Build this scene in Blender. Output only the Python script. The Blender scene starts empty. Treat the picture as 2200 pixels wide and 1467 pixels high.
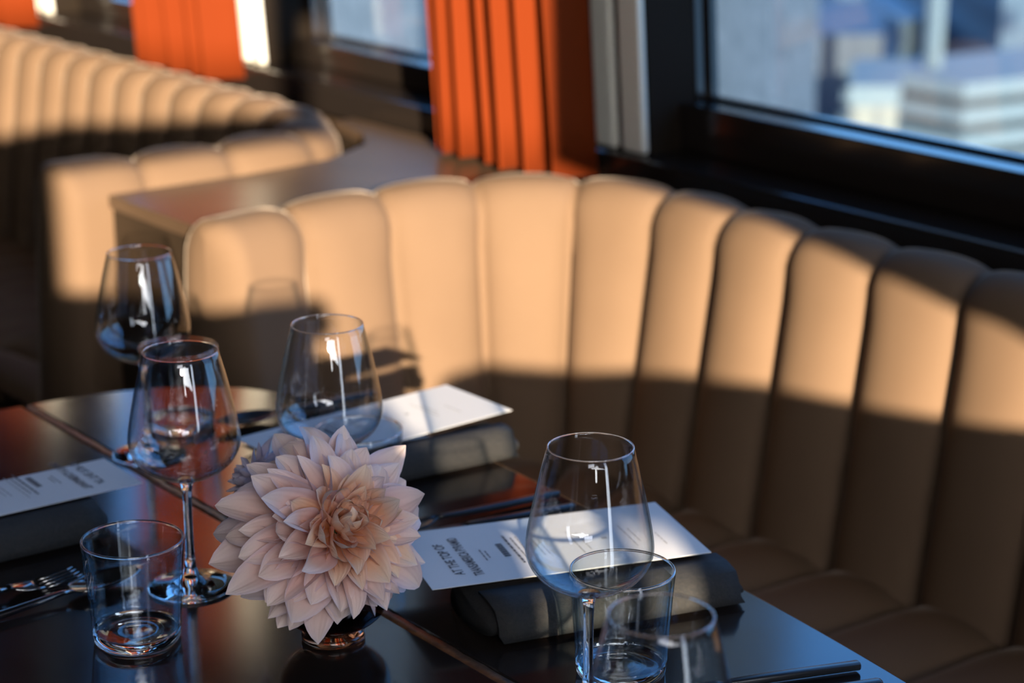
import bpy, bmesh, math, random
from mathutils import Vector, Matrix, geometry

# ------------------------------------------------------------------ setup
sc = bpy.context.scene
C = sc.collection
R = math.radians
PI = math.pi

# camera -----------------------------------------------------------
cam_d = bpy.data.cameras.new('camera')
cam_d.sensor_width = 36.0
cam_d.lens = 72.0
cam_d.clip_end = 3000
cam_d.clip_start = 0.05
cam_d.dof.use_dof = True
cam_d.dof.focus_distance = 1.60
cam_d.dof.aperture_fstop = 5.0
cam = bpy.data.objects.new('camera', cam_d)
C.objects.link(cam)
cam.location = (0, 0, 1.48)
cam.rotation_euler = (R(90 - 16.6), 0, 0)
sc.camera = cam

# sun --------------------------------------------------------------
SUN_EL = R(12.5)
SUN_H = Vector((math.sin(R(10)), -math.cos(R(10))))
SUN_DIR = Vector((SUN_H.x * math.cos(SUN_EL), SUN_H.y * math.cos(SUN_EL), math.sin(SUN_EL)))
sun_d = bpy.data.lights.new('sun', 'SUN')
sun_d.energy = 20.5
sun_d.angle = R(0.5)
sun_d.color = (1.0, 0.835, 0.62)
sun = bpy.data.objects.new('sun', sun_d)
C.objects.link(sun)
sun.rotation_euler = SUN_DIR.to_track_quat('Z', 'Y').to_euler()

# sky --------------------------------------------------------------
world = bpy.data.worlds.new('world')
sc.world = world
world.use_nodes = True
wt = world.node_tree
wt.nodes.clear()
w_out = wt.nodes.new('ShaderNodeOutputWorld')
w_bg = wt.nodes.new('ShaderNodeBackground')
w_tc = wt.nodes.new('ShaderNodeTexCoord')
w_sep = wt.nodes.new('ShaderNodeSeparateXYZ')
w_ramp = wt.nodes.new('ShaderNodeValToRGB')
wt.links.new(w_tc.outputs['Generated'], w_sep.inputs[0])
wt.links.new(w_sep.outputs['Z'], w_ramp.inputs[0])
els = w_ramp.color_ramp.elements
els[0].position = 0.0
els[0].color = (0.50, 0.85, 1.35, 1)
els[1].position = 1.0
els[1].color = (0.12, 0.36, 0.95, 1)
e = els.new(0.12); e.color = (0.36, 0.82, 1.55, 1)
e = els.new(0.45); e.color = (0.22, 0.62, 1.5, 1)
w_dot = wt.nodes.new('ShaderNodeVectorMath'); w_dot.operation = 'DOT_PRODUCT'
w_nrm = wt.nodes.new('ShaderNodeVectorMath'); w_nrm.operation = 'NORMALIZE'
wt.links.new(w_tc.outputs['Generated'], w_nrm.inputs[0])
wt.links.new(w_nrm.outputs[0], w_dot.inputs[0])
w_dot.inputs[1].default_value = SUN_DIR
w_max = wt.nodes.new('ShaderNodeMath'); w_max.operation = 'MAXIMUM'; w_max.inputs[1].default_value = 0
w_pow = wt.nodes.new('ShaderNodeMath'); w_pow.operation = 'POWER'; w_pow.inputs[1].default_value = 7
wt.links.new(w_dot.outputs['Value'], w_max.inputs[0])
wt.links.new(w_max.outputs[0], w_pow.inputs[0])
w_mix = wt.nodes.new('ShaderNodeMix'); w_mix.data_type = 'RGBA'; w_mix.blend_type = 'ADD'
w_mix.clamp_factor = False
w_glow = wt.nodes.new('ShaderNodeMath'); w_glow.operation = 'MULTIPLY'; w_glow.inputs[1].default_value = 3.4
wt.links.new(w_pow.outputs[0], w_glow.inputs[0])
wt.links.new(w_glow.outputs[0], w_mix.inputs[0])
wt.links.new(w_ramp.outputs[0], w_mix.inputs[6])
w_mix.inputs[7].default_value = (1.5, 1.38, 1.18, 1)
wt.links.new(w_mix.outputs[2], w_bg.inputs[0])
w_bg.inputs[1].default_value = 2.1
wt.links.new(w_bg.outputs[0], w_out.inputs[0])

# view -------------------------------------------------------------
sc.view_settings.view_transform = 'Standard'
sc.view_settings.look = 'None'
sc.view_settings.exposure = 0.0
sc.view_settings.gamma = 1.0
sc.view_settings.use_curve_mapping = False
sc.render.engine = 'CYCLES'
sc.cycles.use_denoising = True
sc.cycles.max_bounces = 14
sc.cycles.diffuse_bounces = 4
sc.cycles.glossy_bounces = 6
sc.cycles.transmission_bounces = 12
sc.cycles.transparent_max_bounces = 32
sc.cycles.sample_clamp_indirect = 6.0
sc.cycles.caustics_reflective = False

# ------------------------------------------------------------------ frames
TV = Vector((-0.6131, 0.7900, 0))     # along the window wall, away from the camera
NV = Vector((0.7900, 0.6131, 0))      # towards the windows


def W(s, n, z):
    return TV * s + NV * n + Vector((0, 0, z))


KW = 0.968
LEAN = math.tan(R(4.2))


def WL(s, o, z):
    """point on the leaning window wall: s along it, o outwards of the sill edge"""
    nn = 2.048 + o - (z - 0.85) * LEAN
    return W(s * KW, nn * KW, 1.48 + KW * (z - 1.48))


# ------------------------------------------------------------------ materials
def mat(name):
    m = bpy.data.materials.new(name)
    m.use_nodes = True
    nt = m.node_tree
    return m, nt, nt.nodes, nt.links, nt.nodes['Principled BSDF']


def noise_bump(nt, b, scale, strength, dist=0.002, detail=4):
    n = nt.nodes.new('ShaderNodeTexNoise')
    n.inputs['Scale'].default_value = scale
    n.inputs['Detail'].default_value = detail
    tc = nt.nodes.new('ShaderNodeTexCoord')
    nt.links.new(tc.outputs['Object'], n.inputs['Vector'])
    bp = nt.nodes.new('ShaderNodeBump')
    bp.inputs['Strength'].default_value = strength
    bp.inputs['Distance'].default_value = dist
    nt.links.new(n.outputs['Fac'], bp.inputs['Height'])
    nt.links.new(bp.outputs[0], b.inputs['Normal'])
    return n


def var_color(nt, b, c1, c2, scale, detail=3):
    n = nt.nodes.new('ShaderNodeTexNoise')
    n.inputs['Scale'].default_value = scale
    n.inputs['Detail'].default_value = detail
    tc = nt.nodes.new('ShaderNodeTexCoord')
    nt.links.new(tc.outputs['Object'], n.inputs['Vector'])
    r = nt.nodes.new('ShaderNodeValToRGB')
    r.color_ramp.elements[0].position = 0.3
    r.color_ramp.elements[1].position = 0.7
    r.color_ramp.elements[0].color = (*c1, 1)
    r.color_ramp.elements[1].color = (*c2, 1)
    nt.links.new(n.outputs['Fac'], r.inputs[0])
    nt.links.new(r.outputs[0], b.inputs['Base Color'])


def simple(name, c, rough=0.5, metal=0.0, c2=None, vs=8, bump=None, spec=0.5, ior=1.5):
    m, nt, N, L, b = mat(name)
    b.inputs['Base Color'].default_value = (*c, 1)
    b.inputs['Roughness'].default_value = rough
    b.inputs['Metallic'].default_value = metal
    b.inputs['Specular IOR Level'].default_value = spec
    b.inputs['IOR'].default_value = ior
    if c2:
        var_color(nt, b, c, c2, vs)
    if bump:
        noise_bump(nt, b, *bump)
    return m


def velvet():
    m, nt, N, L, b = mat('beige_velvet')
    var_color(nt, b, (0.130, 0.081, 0.049), (0.147, 0.092, 0.056), 5)
    b.inputs['Roughness'].default_value = 0.85
    b.inputs['Specular IOR Level'].default_value = 0.15
    b.inputs['Sheen Weight'].default_value = 0.20
    b.inputs['Sheen Roughness'].default_value = 0.22
    b.inputs['Sheen Tint'].default_value = (1.0, 0.82, 0.66, 1)
    noise_bump(nt, b, 900, 0.15, 0.0006, 2)
    return m


def tabletop_mat():
    m, nt, N, L, b = mat('dark_polished_wood')
    var_color(nt, b, (0.010, 0.007, 0.006), (0.020, 0.014, 0.011), 14, 6)
    b.inputs['IOR'].default_value = 1.75
    n = N.new('ShaderNodeTexNoise'); n.inputs['Scale'].default_value = 9; n.inputs['Detail'].default_value = 6
    tc = N.new('ShaderNodeTexCoord'); L.new(tc.outputs['Object'], n.inputs['Vector'])
    mr = N.new('ShaderNodeMapRange')
    mr.inputs['To Min'].default_value = 0.09
    mr.inputs['To Max'].default_value = 0.17
    L.new(n.outputs['Fac'], mr.inputs['Value']); L.new(mr.outputs[0], b.inputs['Roughness'])
    return m


def thin_glass(name, tint=(1, 1, 1), edge=(0.62, 0.72, 0.78), f0=0.06, rough=0.0):
    m, nt, N, L, b = mat(name)
    N.remove(b)
    out = N['Material Output']
    lw = N.new('ShaderNodeLayerWeight'); lw.inputs['Blend'].default_value = 0.5
    p = N.new('ShaderNodeMath'); p.operation = 'POWER'; p.inputs[1].default_value = 4.2
    L.new(lw.outputs['Facing'], p.inputs[0])
    mr = N.new('ShaderNodeMapRange'); mr.inputs['To Min'].default_value = f0; mr.inputs['To Max'].default_value = 0.95
    L.new(p.outputs[0], mr.inputs['Value'])
    cm = N.new('ShaderNodeMix'); cm.data_type = 'RGBA'
    cm.inputs[6].default_value = (*tint, 1); cm.inputs[7].default_value = (*[a * c for a, c in zip(tint, edge)], 1)
    p2 = N.new('ShaderNodeMath'); p2.operation = 'POWER'; p2.inputs[1].default_value = 3.0
    L.new(lw.outputs['Facing'], p2.inputs[0]); L.new(p2.outputs[0], cm.inputs[0])
    tr = N.new('ShaderNodeBsdfTransparent'); L.new(cm.outputs[2], tr.inputs[0])
    gl = N.new('ShaderNodeBsdfGlossy'); gl.inputs['Roughness'].default_value = rough
    mx = N.new('ShaderNodeMixShader')
    L.new(mr.outputs[0], mx.inputs[0]); L.new(tr.outputs[0], mx.inputs[1]); L.new(gl.outputs[0], mx.inputs[2])
    L.new(mx.outputs[0], out.inputs[0])
    return m


def solid_glass(name, col=(1, 1, 1), ior=1.5):
    m, nt, N, L, b = mat(name)
    b.inputs['Base Color'].default_value = (*col, 1)
    b.inputs['Transmission Weight'].default_value = 1.0
    b.inputs['Roughness'].default_value = 0.0
    b.inputs['IOR'].default_value = ior
    return m


def petal_mat(name, base, mid, tip, edge):
    m, nt, N, L, b = mat(name)
    out = N['Material Output']
    uv = N.new('ShaderNodeUVMap')
    sep = N.new('ShaderNodeSeparateXYZ'); L.new(uv.outputs[0], sep.inputs[0])
    r = N.new('ShaderNodeValToRGB')
    r.color_ramp.elements[0].position = 0.05; r.color_ramp.elements[0].color = (*base, 1)
    r.color_ramp.elements[1].position = 0.95; r.color_ramp.elements[1].color = (*tip, 1)
    e2 = r.color_ramp.elements.new(0.42); e2.color = (*mid, 1)
    L.new(sep.outputs['Y'], r.inputs[0])
    # veins along the petal
    wv = N.new('ShaderNodeTexWave'); wv.inputs['Scale'].default_value = 2.2; wv.inputs['Distortion'].default_value = 1.0
    L.new(uv.outputs[0], wv.inputs['Vector'])
    mx = N.new('ShaderNodeMix'); mx.data_type = 'RGBA'; mx.blend_type = 'MIX'
    ab = N.new('ShaderNodeMath'); ab.operation = 'SUBTRACT'; ab.inputs[1].default_value = 0.5; L.new(sep.outputs['X'], ab.inputs[0])
    ab2 = N.new('ShaderNodeMath'); ab2.operation = 'ABSOLUTE'; L.new(ab.outputs[0], ab2.inputs[0])
    p = N.new('ShaderNodeMath'); p.operation = 'POWER'; p.inputs[1].default_value = 3; L.new(ab2.outputs[0], p.inputs[0])
    p3 = N.new('ShaderNodeMath'); p3.operation = 'MULTIPLY'; p3.inputs[1].default_value = 6.0; p3.use_clamp = True; L.new(p.outputs[0], p3.inputs[0])
    L.new(p3.outputs[0], mx.inputs[0]); L.new(r.outputs[0], mx.inputs[6]); mx.inputs[7].default_value = (*edge, 1)
    L.new(mx.outputs[2], b.inputs['Base Color'])
    b.inputs['Roughness'].default_value = 0.55
    b.inputs['Specular IOR Level'].default_value = 0.25
    bp = N.new('ShaderNodeBump'); bp.inputs['Strength'].default_value = 0.25; bp.inputs['Distance'].default_value = 0.001
    L.new(wv.outputs['Fac'], bp.inputs['Height']); L.new(bp.outputs[0], b.inputs['Normal'])
    tl = N.new('ShaderNodeBsdfTranslucent'); L.new(mx.outputs[2], tl.inputs[0])
    ms = N.new('ShaderNodeMixShader'); ms.inputs[0].default_value = 0.22
    L.new(b.outputs[0], ms.inputs[1]); L.new(tl.outputs[0], ms.inputs[2]); L.new(ms.outputs[0], out.inputs[0])
    return m


def facade(name, c1, c2, sx, sz, gap=0.35):
    """procedural facade: bands of dark glazing on a wall, by object coordinates"""
    m, nt, N, L, b = mat(name)
    tc = N.new('ShaderNodeTexCoord')
    br = N.new('ShaderNodeTexBrick')
    br.offset = 0.0
    br.inputs['Color1'].default_value = (*c2, 1); br.inputs['Color2'].default_value = (*[x * 1.25 for x in c2], 1)
    br.inputs['Mortar'].default_value = (*c1, 1)
    br.inputs['Scale'].default_value = 1.0
    br.inputs['Brick Width'].default_value = sx; br.inputs['Row Height'].default_value = sz
    br.inputs['Mortar Size'].default_value = gap
    mp = N.new('ShaderNodeMapping'); mp.inputs['Rotation'].default_value = (R(90), 0, 0)
    L.new(tc.outputs['Object'], mp.inputs[0]); L.new(mp.outputs[0], br.inputs['Vector'])
    L.new(br.outputs['Color'], b.inputs['Base Color'])
    b.inputs['Roughness'].default_value = 0.6
    return m


M = {}
M['velvet'] = velvet()
M['table'] = tabletop_mat()
M['raw_wood'] = simple('raw_brown_wood', (0.20, 0.085, 0.034), 0.30, c2=(0.06, 0.026, 0.013), vs=110, bump=(300, 0.4, 0.001))
M['dark_wood'] = simple('dark_stained_wood', (0.035, 0.022, 0.014), 0.38, c2=(0.05, 0.032, 0.02), vs=10)
M['console_wood'] = simple('brown_black_wood', (0.095, 0.060, 0.037), 0.30, c2=(0.075, 0.047, 0.029), vs=10, spec=0.5)
M['console_body'] = simple('dark_brown_wood', (0.032, 0.021, 0.013), 0.45, c2=(0.025, 0.017, 0.011), vs=10, spec=0.3)
M['frame'] = simple('dark_bronze_frame', (0.016, 0.012, 0.010), 0.16)
M['reveal'] = simple('dark_brown_reveal', (0.012, 0.008, 0.005), 0.8, spec=0.1)
M['cream'] = simple('cream_paint', (0.74, 0.71, 0.62), 0.5)
M['wall'] = simple('dark_wall', (0.04, 0.03, 0.024), 0.7)
M['floor'] = simple('dark_floor', (0.03, 0.022, 0.018), 0.5)
M['ceiling'] = simple('ceiling_paint', (0.045, 0.038, 0.032), 0.8)
M['curtain'] = simple('orange_curtain', (0.128, 0.019, 0.0025), 0.85, spec=0.1, bump=(500, 0.2, 0.0006))
M['curtain'].node_tree.nodes['Principled BSDF'].inputs['Sheen Weight'].default_value = 0.0
M['glass'] = thin_glass('clear_glass')
M['tumbler'] = thin_glass('tumbler_glass', (0.98, 0.995, 1), (0.40, 0.62, 0.74), 0.065)
M['pane'] = thin_glass('window_glass', (0.86, 0.93, 0.95), (0.7, 0.8, 0.85), 0.06)
M['crystal'] = solid_glass('solid_crystal', (0.985, 0.995, 1.0))
M['amber'] = thin_glass('amber_glass', (0.30, 0.10, 0.035), (0.4, 0.3, 0.2), 0.08)
M['amber_solid'] = solid_glass('amber_solid_glass', (0.55, 0.24, 0.12))
M['card'] = simple('white_card', (0.66, 0.65, 0.64), 0.7)
M['ink'] = simple('grey_ink', (0.10, 0.10, 0.11), 0.8)
M['ink_pale'] = simple('pale_grey_ink', (0.36, 0.35, 0.35), 0.8)
M['napkin'] = simple('charcoal_linen', (0.010, 0.010, 0.010), 0.85, c2=(0.020, 0.018, 0.016), vs=350, bump=(700, 0.6, 0.001))
M['black_metal'] = simple('black_coated_steel', (0.022, 0.024, 0.028), 0.28, metal=0.2)
M['gun_metal'] = simple('polished_dark_steel', (0.42, 0.41, 0.40), 0.13, metal=1.0)
M['petal'] = petal_mat('dahlia_petal', (0.86, 0.28, 0.11), (0.87, 0.54, 0.46), (0.85, 0.68, 0.61), (0.70, 0.56, 0.62))
M['petal_in'] = petal_mat('dahlia_inner_petal', (0.84, 0.28, 0.06), (0.87, 0.44, 0.24), (0.87, 0.66, 0.50), (0.80, 0.52, 0.44))
M['petal_lav'] = petal_mat('lavender_petal', (0.50, 0.38, 0.44), (0.52, 0.43, 0.52), (0.62, 0.55, 0.62), (0.40, 0.34, 0.46))
M['stem'] = simple('green_stem', (0.07, 0.13, 0.03), 0.6)
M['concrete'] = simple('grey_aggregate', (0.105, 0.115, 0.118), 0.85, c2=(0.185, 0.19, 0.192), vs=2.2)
M['shade_build'] = simple('shade_blue_render', (0.02, 0.03, 0.042), 0.8)  # dark blue base colour stands in for shade on the sunlit building
M['roof_build'] = simple('shade_blue_roof', (0.085, 0.112, 0.132), 0.8)  # bluish shade put into the roof colour
M['blue_build'] = facade('blue_ribbed_facade', (0.017, 0.028, 0.050), (0.010, 0.018, 0.036), 1.4, 30.0, 0.3)  # facade blue darkened in the colour so it looks shaded under the sun
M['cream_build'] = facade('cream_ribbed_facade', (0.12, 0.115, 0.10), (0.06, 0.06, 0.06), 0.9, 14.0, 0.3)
M['city'] = facade('city_facade', (0.055, 0.078, 0.105), (0.02, 0.03, 0.05), 3.2, 3.4, 0.9)  # blue shade over the city is put into both facade colours
M['street'] = simple('street_asphalt', (0.07, 0.085, 0.10), 0.9, c2=(0.10, 0.12, 0.14), vs=0.05)


# ------------------------------------------------------------------ builders
def link_mesh(name, bm, m, parent=None, smooth=True, recalc=True, mats=None):
    if recalc:
        bmesh.ops.recalc_face_normals(bm, faces=bm.faces[:])
    me = bpy.data.meshes.new(name)
    bm.to_mesh(me); bm.free()
    for f in me.polygons:
        f.use_smooth = smooth
    if mats:
        for x in mats:
            me.materials.append(x)
    elif m:
        me.materials.append(m)
    o = bpy.data.objects.new(name, me)
    C.objects.link(o)
    if parent:
        o.parent = parent
    return o


def thing(name, label, cat, loc=(0, 0, 0), rot=(0, 0, 0), group=None, kind=None):
    o = bpy.data.objects.new(name, None)
    o.empty_display_size = 0.05
    C.objects.link(o)
    o.location = loc
    o.rotation_euler = rot
    return tag(o, label, cat, group, kind)


def tag(o, label, cat, group=None, kind=None):
    o['label'] = label
    o['category'] = cat
    if group:
        o['group'] = group
    if kind:
        o['kind'] = kind
    return o


def structure(o, label=None, cat=None):
    o['kind'] = 'structure'
    if label:
        o['label'] = label
    if cat:
        o['category'] = cat
    return o


def bm_hexa(bm, pts):
    """8 points: bottom loop 4, top loop 4"""
    v = [bm.verts.new(p) for p in pts]
    for f in ((0, 1, 2, 3), (4, 5, 6, 7), (0, 1, 5, 4), (1, 2, 6, 5), (2, 3, 7, 6), (3, 0, 4, 7)):
        bm.faces.new([v[i] for i in f])
    return v


def box_sn(bm, fn, s0, s1, o0, o1, z0, z1):
    bm_hexa(bm, [fn(s0, o0, z0), fn(s1, o0, z0), fn(s1, o1, z0), fn(s0, o1, z0),
                 fn(s0, o0, z1), fn(s1, o0, z1), fn(s1, o1, z1), fn(s0, o1, z1)])


def bevel(o, w, seg=2):
    b = o.modifiers.new('bevel', 'BEVEL')
    b.width = w
    b.segments = seg
    b.limit_method = 'ANGLE'
    return o


def lathe(bm, prof, n=64, mi=None, closed=False):
    rings = []
    for r, z in prof:
        if r < 1e-6:
            rings.append([bm.verts.new((0, 0, z))])
        else:
            rings.append([bm.verts.new((r * math.cos(2 * PI * k / n), r * math.sin(2 * PI * k / n), z)) for k in range(n)])
    pairs = list(zip(rings[:-1], rings[1:]))
    if closed:
        pairs.append((rings[-1], rings[0]))
    for a, b in pairs:
        for k in range(n):
            k2 = (k + 1) % n
            if len(a) == 1 and len(b) == 1:
                continue
            if len(a) == 1:
                bm.faces.new((a[0], b[k], b[k2]))
            elif len(b) == 1:
                bm.faces.new((a[k], a[k2], b[0]))
            else:
                bm.faces.new((a[k], a[k2], b[k2], b[k]))


def cr(p0, p1, p2, p3, t):
    t2, t3 = t * t, t * t * t
    return tuple(0.5 * (2 * b + (c - a) * t + (2 * a - 5 * b + 4 * c - d) * t2 + (3 * b - a - 3 * c + d) * t3)
                 for a, b, c, d in zip(p0, p1, p2, p3))


def smooth_curve(pts, sub, ends=True):
    """Catmull-Rom through pts"""
    P = [tuple(2 * a - b for a, b in zip(pts[0], pts[1]))] + list(pts) + [tuple(2 * a - b for a, b in zip(pts[-1], pts[-2]))]
    out = []
    for i in range(1, len(P) - 2):
        for k in range(sub):
            out.append(cr(P[i - 1], P[i], P[i + 1], P[i + 2], k / sub))
    out.append(tuple(pts[-1]))
    return out


def grid_mesh(bm, rows, closed_u=False):
    V = [[bm.verts.new(p) for p in r] for r in rows]
    for a, b in zip(V[:-1], V[1:]):
        m = len(a)
        for k in range(m if closed_u else m - 1):
            k2 = (k + 1) % m
            bm.faces.new((a[k], a[k2], b[k2], b[k]))
    return V


# ------------------------------------------------------------------ room shell
def poly_wall(name, fn, outer, holes, m, thick):
    """flat wall with holes: fn maps (a, z) and a depth to world"""
    loops = [outer] + holes
    flat = [p for l in loops for p in l]
    tris = geometry.tessellate_polygon([[Vector((p[0], p[1], 0)) for p in l] for l in loops])
    bm = bmesh.new()
    f_ = [bm.verts.new(fn(p[0], p[1], 0)) for p in flat]
    b_ = [bm.verts.new(fn(p[0], p[1], thick)) for p in flat]
    for t in tris:
        bm.faces.new([f_[i] for i in t])
        bm.faces.new([b_[i] for i in reversed(t)])
    i0 = 0
    for l in loops:
        n = len(l)
        for k in range(n):
            a, b = i0 + k, i0 + (k + 1) % n
            bm.faces.new((f_[a], f_[b], b_[b], b_[a]))
        i0 += n
    return structure(link_mesh(name, bm, m, smooth=False))


S0, S1, N0, N1, ZC = -0.9, 8.0, -4.0, 1.985, 3.0
bm = bmesh.new(); box_sn(bm, W, S0 - .2, S1 + .2, N0 - .2, 2.3, -0.2, 0.0)
structure(link_mesh('floor', bm, M['floor'], smooth=False))
bm = bmesh.new(); box_sn(bm, W, S0 - .2, S1 + .2, N0 - .2, 2.3, ZC, ZC + 0.2)
structure(link_mesh('ceiling', bm, M['ceiling'], smooth=False))
bm = bmesh.new(); box_sn(bm, W, S0 - .2, S1 + .2, N0 - .2, N0, 0.0, ZC)
structure(link_mesh('wall_back', bm, M['wall'], smooth=False))
bm = bmesh.new(); box_sn(bm, W, S1, S1 + .2, N0, 2.3, 0.0, ZC)
structure(link_mesh('wall_far', bm, M['wall'], smooth=False))

sun_open = [(-0.655, 1.779), (-0.655, 1.594), (-0.545, 1.574), (-0.485, 1.564), (-0.405, 1.549), (-0.325, 1.549), (-0.240, 1.539), (-0.225, 1.494), (-0.270, 1.474), (-0.240, 1.449), (-0.225, 1.454), (-0.205, 1.414), (-0.190, 1.419), (-0.180, 1.384), (-0.150, 1.374), (-0.145, 1.284), (-0.050, 1.284), (-0.045, 1.382), (-0.025, 1.392), (0.045, 1.394), (0.175, 1.366), (0.295, 1.358), (0.395, 1.340), (0.480, 1.316), (0.562, 1.296), (0.618, 1.287), (0.755, 1.264), (0.638, 1.380), (0.605, 1.410), (0.565, 1.436), (0.505, 1.482), (0.462, 1.516), (0.415, 1.556), (0.240, 1.649), (0.185, 1.674), (0.175, 2.024), (-0.165, 2.024), (-0.165, 1.779)]  # made-up openings, outlined to shape the sun patches and shadow edges indoors
sun_open_c = [(-0.035, 1.274), (0.025, 1.274), (0.025, 1.334), (-0.035, 1.344)]
sun_open_b = [(-1.125, 2.874), (-1.125, 1.904), (-0.675, 1.894), (-0.525, 1.866), (-0.215, 1.824), (-0.215, 2.874)]
glare_open = [(0.80, 0.25), (1.02, 0.25), (1.02, 2.45), (0.80, 2.45)]  # added unseen slot, gives the glasses a bright vertical reflection
poly_wall('wall_sun_mask', lambda a, z, d: W(S0 - d, a, z), [(N0, 0), (2.2, 0), (2.2, ZC), (N0, ZC)], [sun_open, sun_open_b, sun_open_c, glare_open], M['wall'], 0.02)  # unseen wall added to block the sun outside its cut openings

# window wall ------------------------------------------------------
WIN = [(0.15, 1.10, 0.925), (1.30, 2.335, 0.925), (2.66, 3.452, 0.897), (3.74, 4.40, 0.897), (4.86, 5.52, 0.897), (5.98, 6.9, 0.897)]
ZT = 2.50
outer = [(-1.0, -0.05), (8.3, -0.05), (8.3, 3.1), (-1.0, 3.1)]
holes = [[(a - .02, zb - .03), (b + .02, zb - .03), (b + .02, ZT + .03), (a - .02, ZT + .03)] for a, b, zb in WIN]
poly_wall('wall_window', lambda a, z, d: WL(a, 0.115 + d, z), outer, holes, M['wall'], 0.06)
# deep timber sill running the whole wall
bm = bmesh.new(); box_sn(bm, WL, -0.9, 8.2, 0.0, 0.114, 0.790, 0.850)
bevel(structure(link_mesh('trim_1', bm, M['frame'], smooth=False), 'dark timber window sill running along the whole window wall', 'window sill'), 0.006)
# dado panel under the sill
bm = bmesh.new(); box_sn(bm, WL, -0.9, 8.2, 0.03, 0.113, 0.02, 0.790)
structure(link_mesh('trim_2', bm, M['dark_wood'], smooth=False))

for i, (a, b, zb) in enumerate(WIN):
    root = bpy.data.objects.new('window_%d' % (i + 1), None)
    C.objects.link(root)
    root.location = WL((a + b) / 2, 0.1, zb)
    structure(root)
    inv = Matrix.Translation(-root.location)

    def put(name, bm, m, parent=root):
        bmesh.ops.transform(bm, matrix=inv, verts=bm.verts[:])
        return link_mesh(name, bm, m, parent, smooth=False)
    bm = bmesh.new()
    box_sn(bm, WL, a - .065, b + .065, 0.100, 0.185, 0.851, zb)          # bottom rail
    box_sn(bm, WL, a - .065, b + .065, 0.100, 0.185, ZT, ZT + .07)       # head
    box_sn(bm, WL, a - .065, a, 0.135, 0.185, zb, ZT)
    box_sn(bm, WL, b, b + .065, 0.135, 0.185, zb, ZT)
    bevel(put('window_frame', bm, M['frame']), 0.003)
    bm = bmesh.new()
    box_sn(bm, WL, a, b, 0.160, 0.174, zb, zb + .006)
    box_sn(bm, WL, a, a + .010, 0.160, 0.174, zb, ZT)
    box_sn(bm, WL, b - .010, b, 0.160, 0.174, zb, ZT)
    put('glazing_bead', bm, M['frame'])
    bm = bmesh.new()
    box_sn(bm, WL, a + .002, b - .002, 0.164, 0.170, zb + .002, ZT)
    put('pane', bm, M['pane'])

# cream fluted pilasters between the windows
ribs = [(2.405, 2.452), (2.336, 2.388), (3.520, 3.590), (3.466, 3.508), (4.480, 4.552), (4.412, 4.460), (5.60, 5.67), (5.53, 5.58)]
for k, (a, b) in enumerate(ribs):
    bm = bmesh.new()
    box_sn(bm, WL, a, b, 0.022, 0.036, 0.851, 2.70)
    bevel(structure(link_mesh('trim_%d' % (k + 3), bm, M['cream'], smooth=False)), 0.006)
for k in range(0, len(ribs), 2):
    bm = bmesh.new()
    box_sn(bm, WL, ribs[k + 1][0], ribs[k][1], 0.0365, 0.134, 0.851, 2.70)
    structure(link_mesh('trim_%d' % (11 + k // 2), bm, M['reveal'], smooth=False))


# ------------------------------------------------------------------ curtains
def curtain(s0, s1, label, folds, seed, zb=0.812, oc=-0.056, da=0.050):
    rnd = random.Random(seed)
    n = folds * 20
    ph = [rnd.uniform(0.75, 1.25) for _ in range(folds)]
    tot = sum(ph)
    rows = []
    offs = []
    for k in range(n + 1):
        x = k / n * tot
        acc = 0
        for q, p in enumerate(ph):
            if x <= acc + p or q == folds - 1:
                f = (x - acc) / p
                break
            acc += p
        amp = da * (0.72 + 0.28 * ((q * 7 + seed) % 3) / 2)
        o = oc + amp * (1 - 2 * abs(math.sin(PI * f)) ** 1.7)
        sx = s0 + (s1 - s0) * (k / n) + 0.006 * math.sin(2 * PI * f)
        offs.append((sx, o, q))
    NZ = 22
    for j in range(NZ + 1):
        z = zb + (2.66 - zb) * j / NZ
        row = []
        for (sx, o, q) in offs:
            w = 0.004 * math.sin(q * 2.1 + z * 3.0 + seed)
            row.append(WL(sx + w, o + 0.006 * math.sin(z * 2 + q), z))
        rows.append(row)
    root = thing('curtain', label, 'curtain', WL((s0 + s1) / 2, -0.04, zb), group='orange curtains along the window wall')
    inv = Matrix.Translation(-root.location)
    bm = bmesh.new(); grid_mesh(bm, rows)
    bmesh.ops.transform(bm, matrix=inv, verts=bm.verts[:])
    o = link_mesh('drape', bm, M['curtain'], root)
    so = o.modifiers.new('thick', 'SOLIDIFY'); so.thickness = 0.003
    bm = bmesh.new()
    box_sn(bm, WL, s0 - .02, s1 + .02, oc - .01, oc + .01, 2.655, 2.675)
    bmesh.ops.transform(bm, matrix=inv, verts=bm.verts[:])
    link_mesh('curtain_track', bm, M['frame'], root, smooth=False)
    return root


curtain(2.408, 2.758, 'orange curtain hanging behind the fluted banquette in the middle of the photo', 7, 3)
curtain(3.495, 3.845, 'bright orange curtain beyond the far banquette, between two dark windows', 5, 5, 0.822, -0.044, 0.036)
curtain(4.43, 4.80, 'orange curtain at the far left corner of the photo, above the far banquette', 5, 8, 0.822, -0.044, 0.036)


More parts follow.
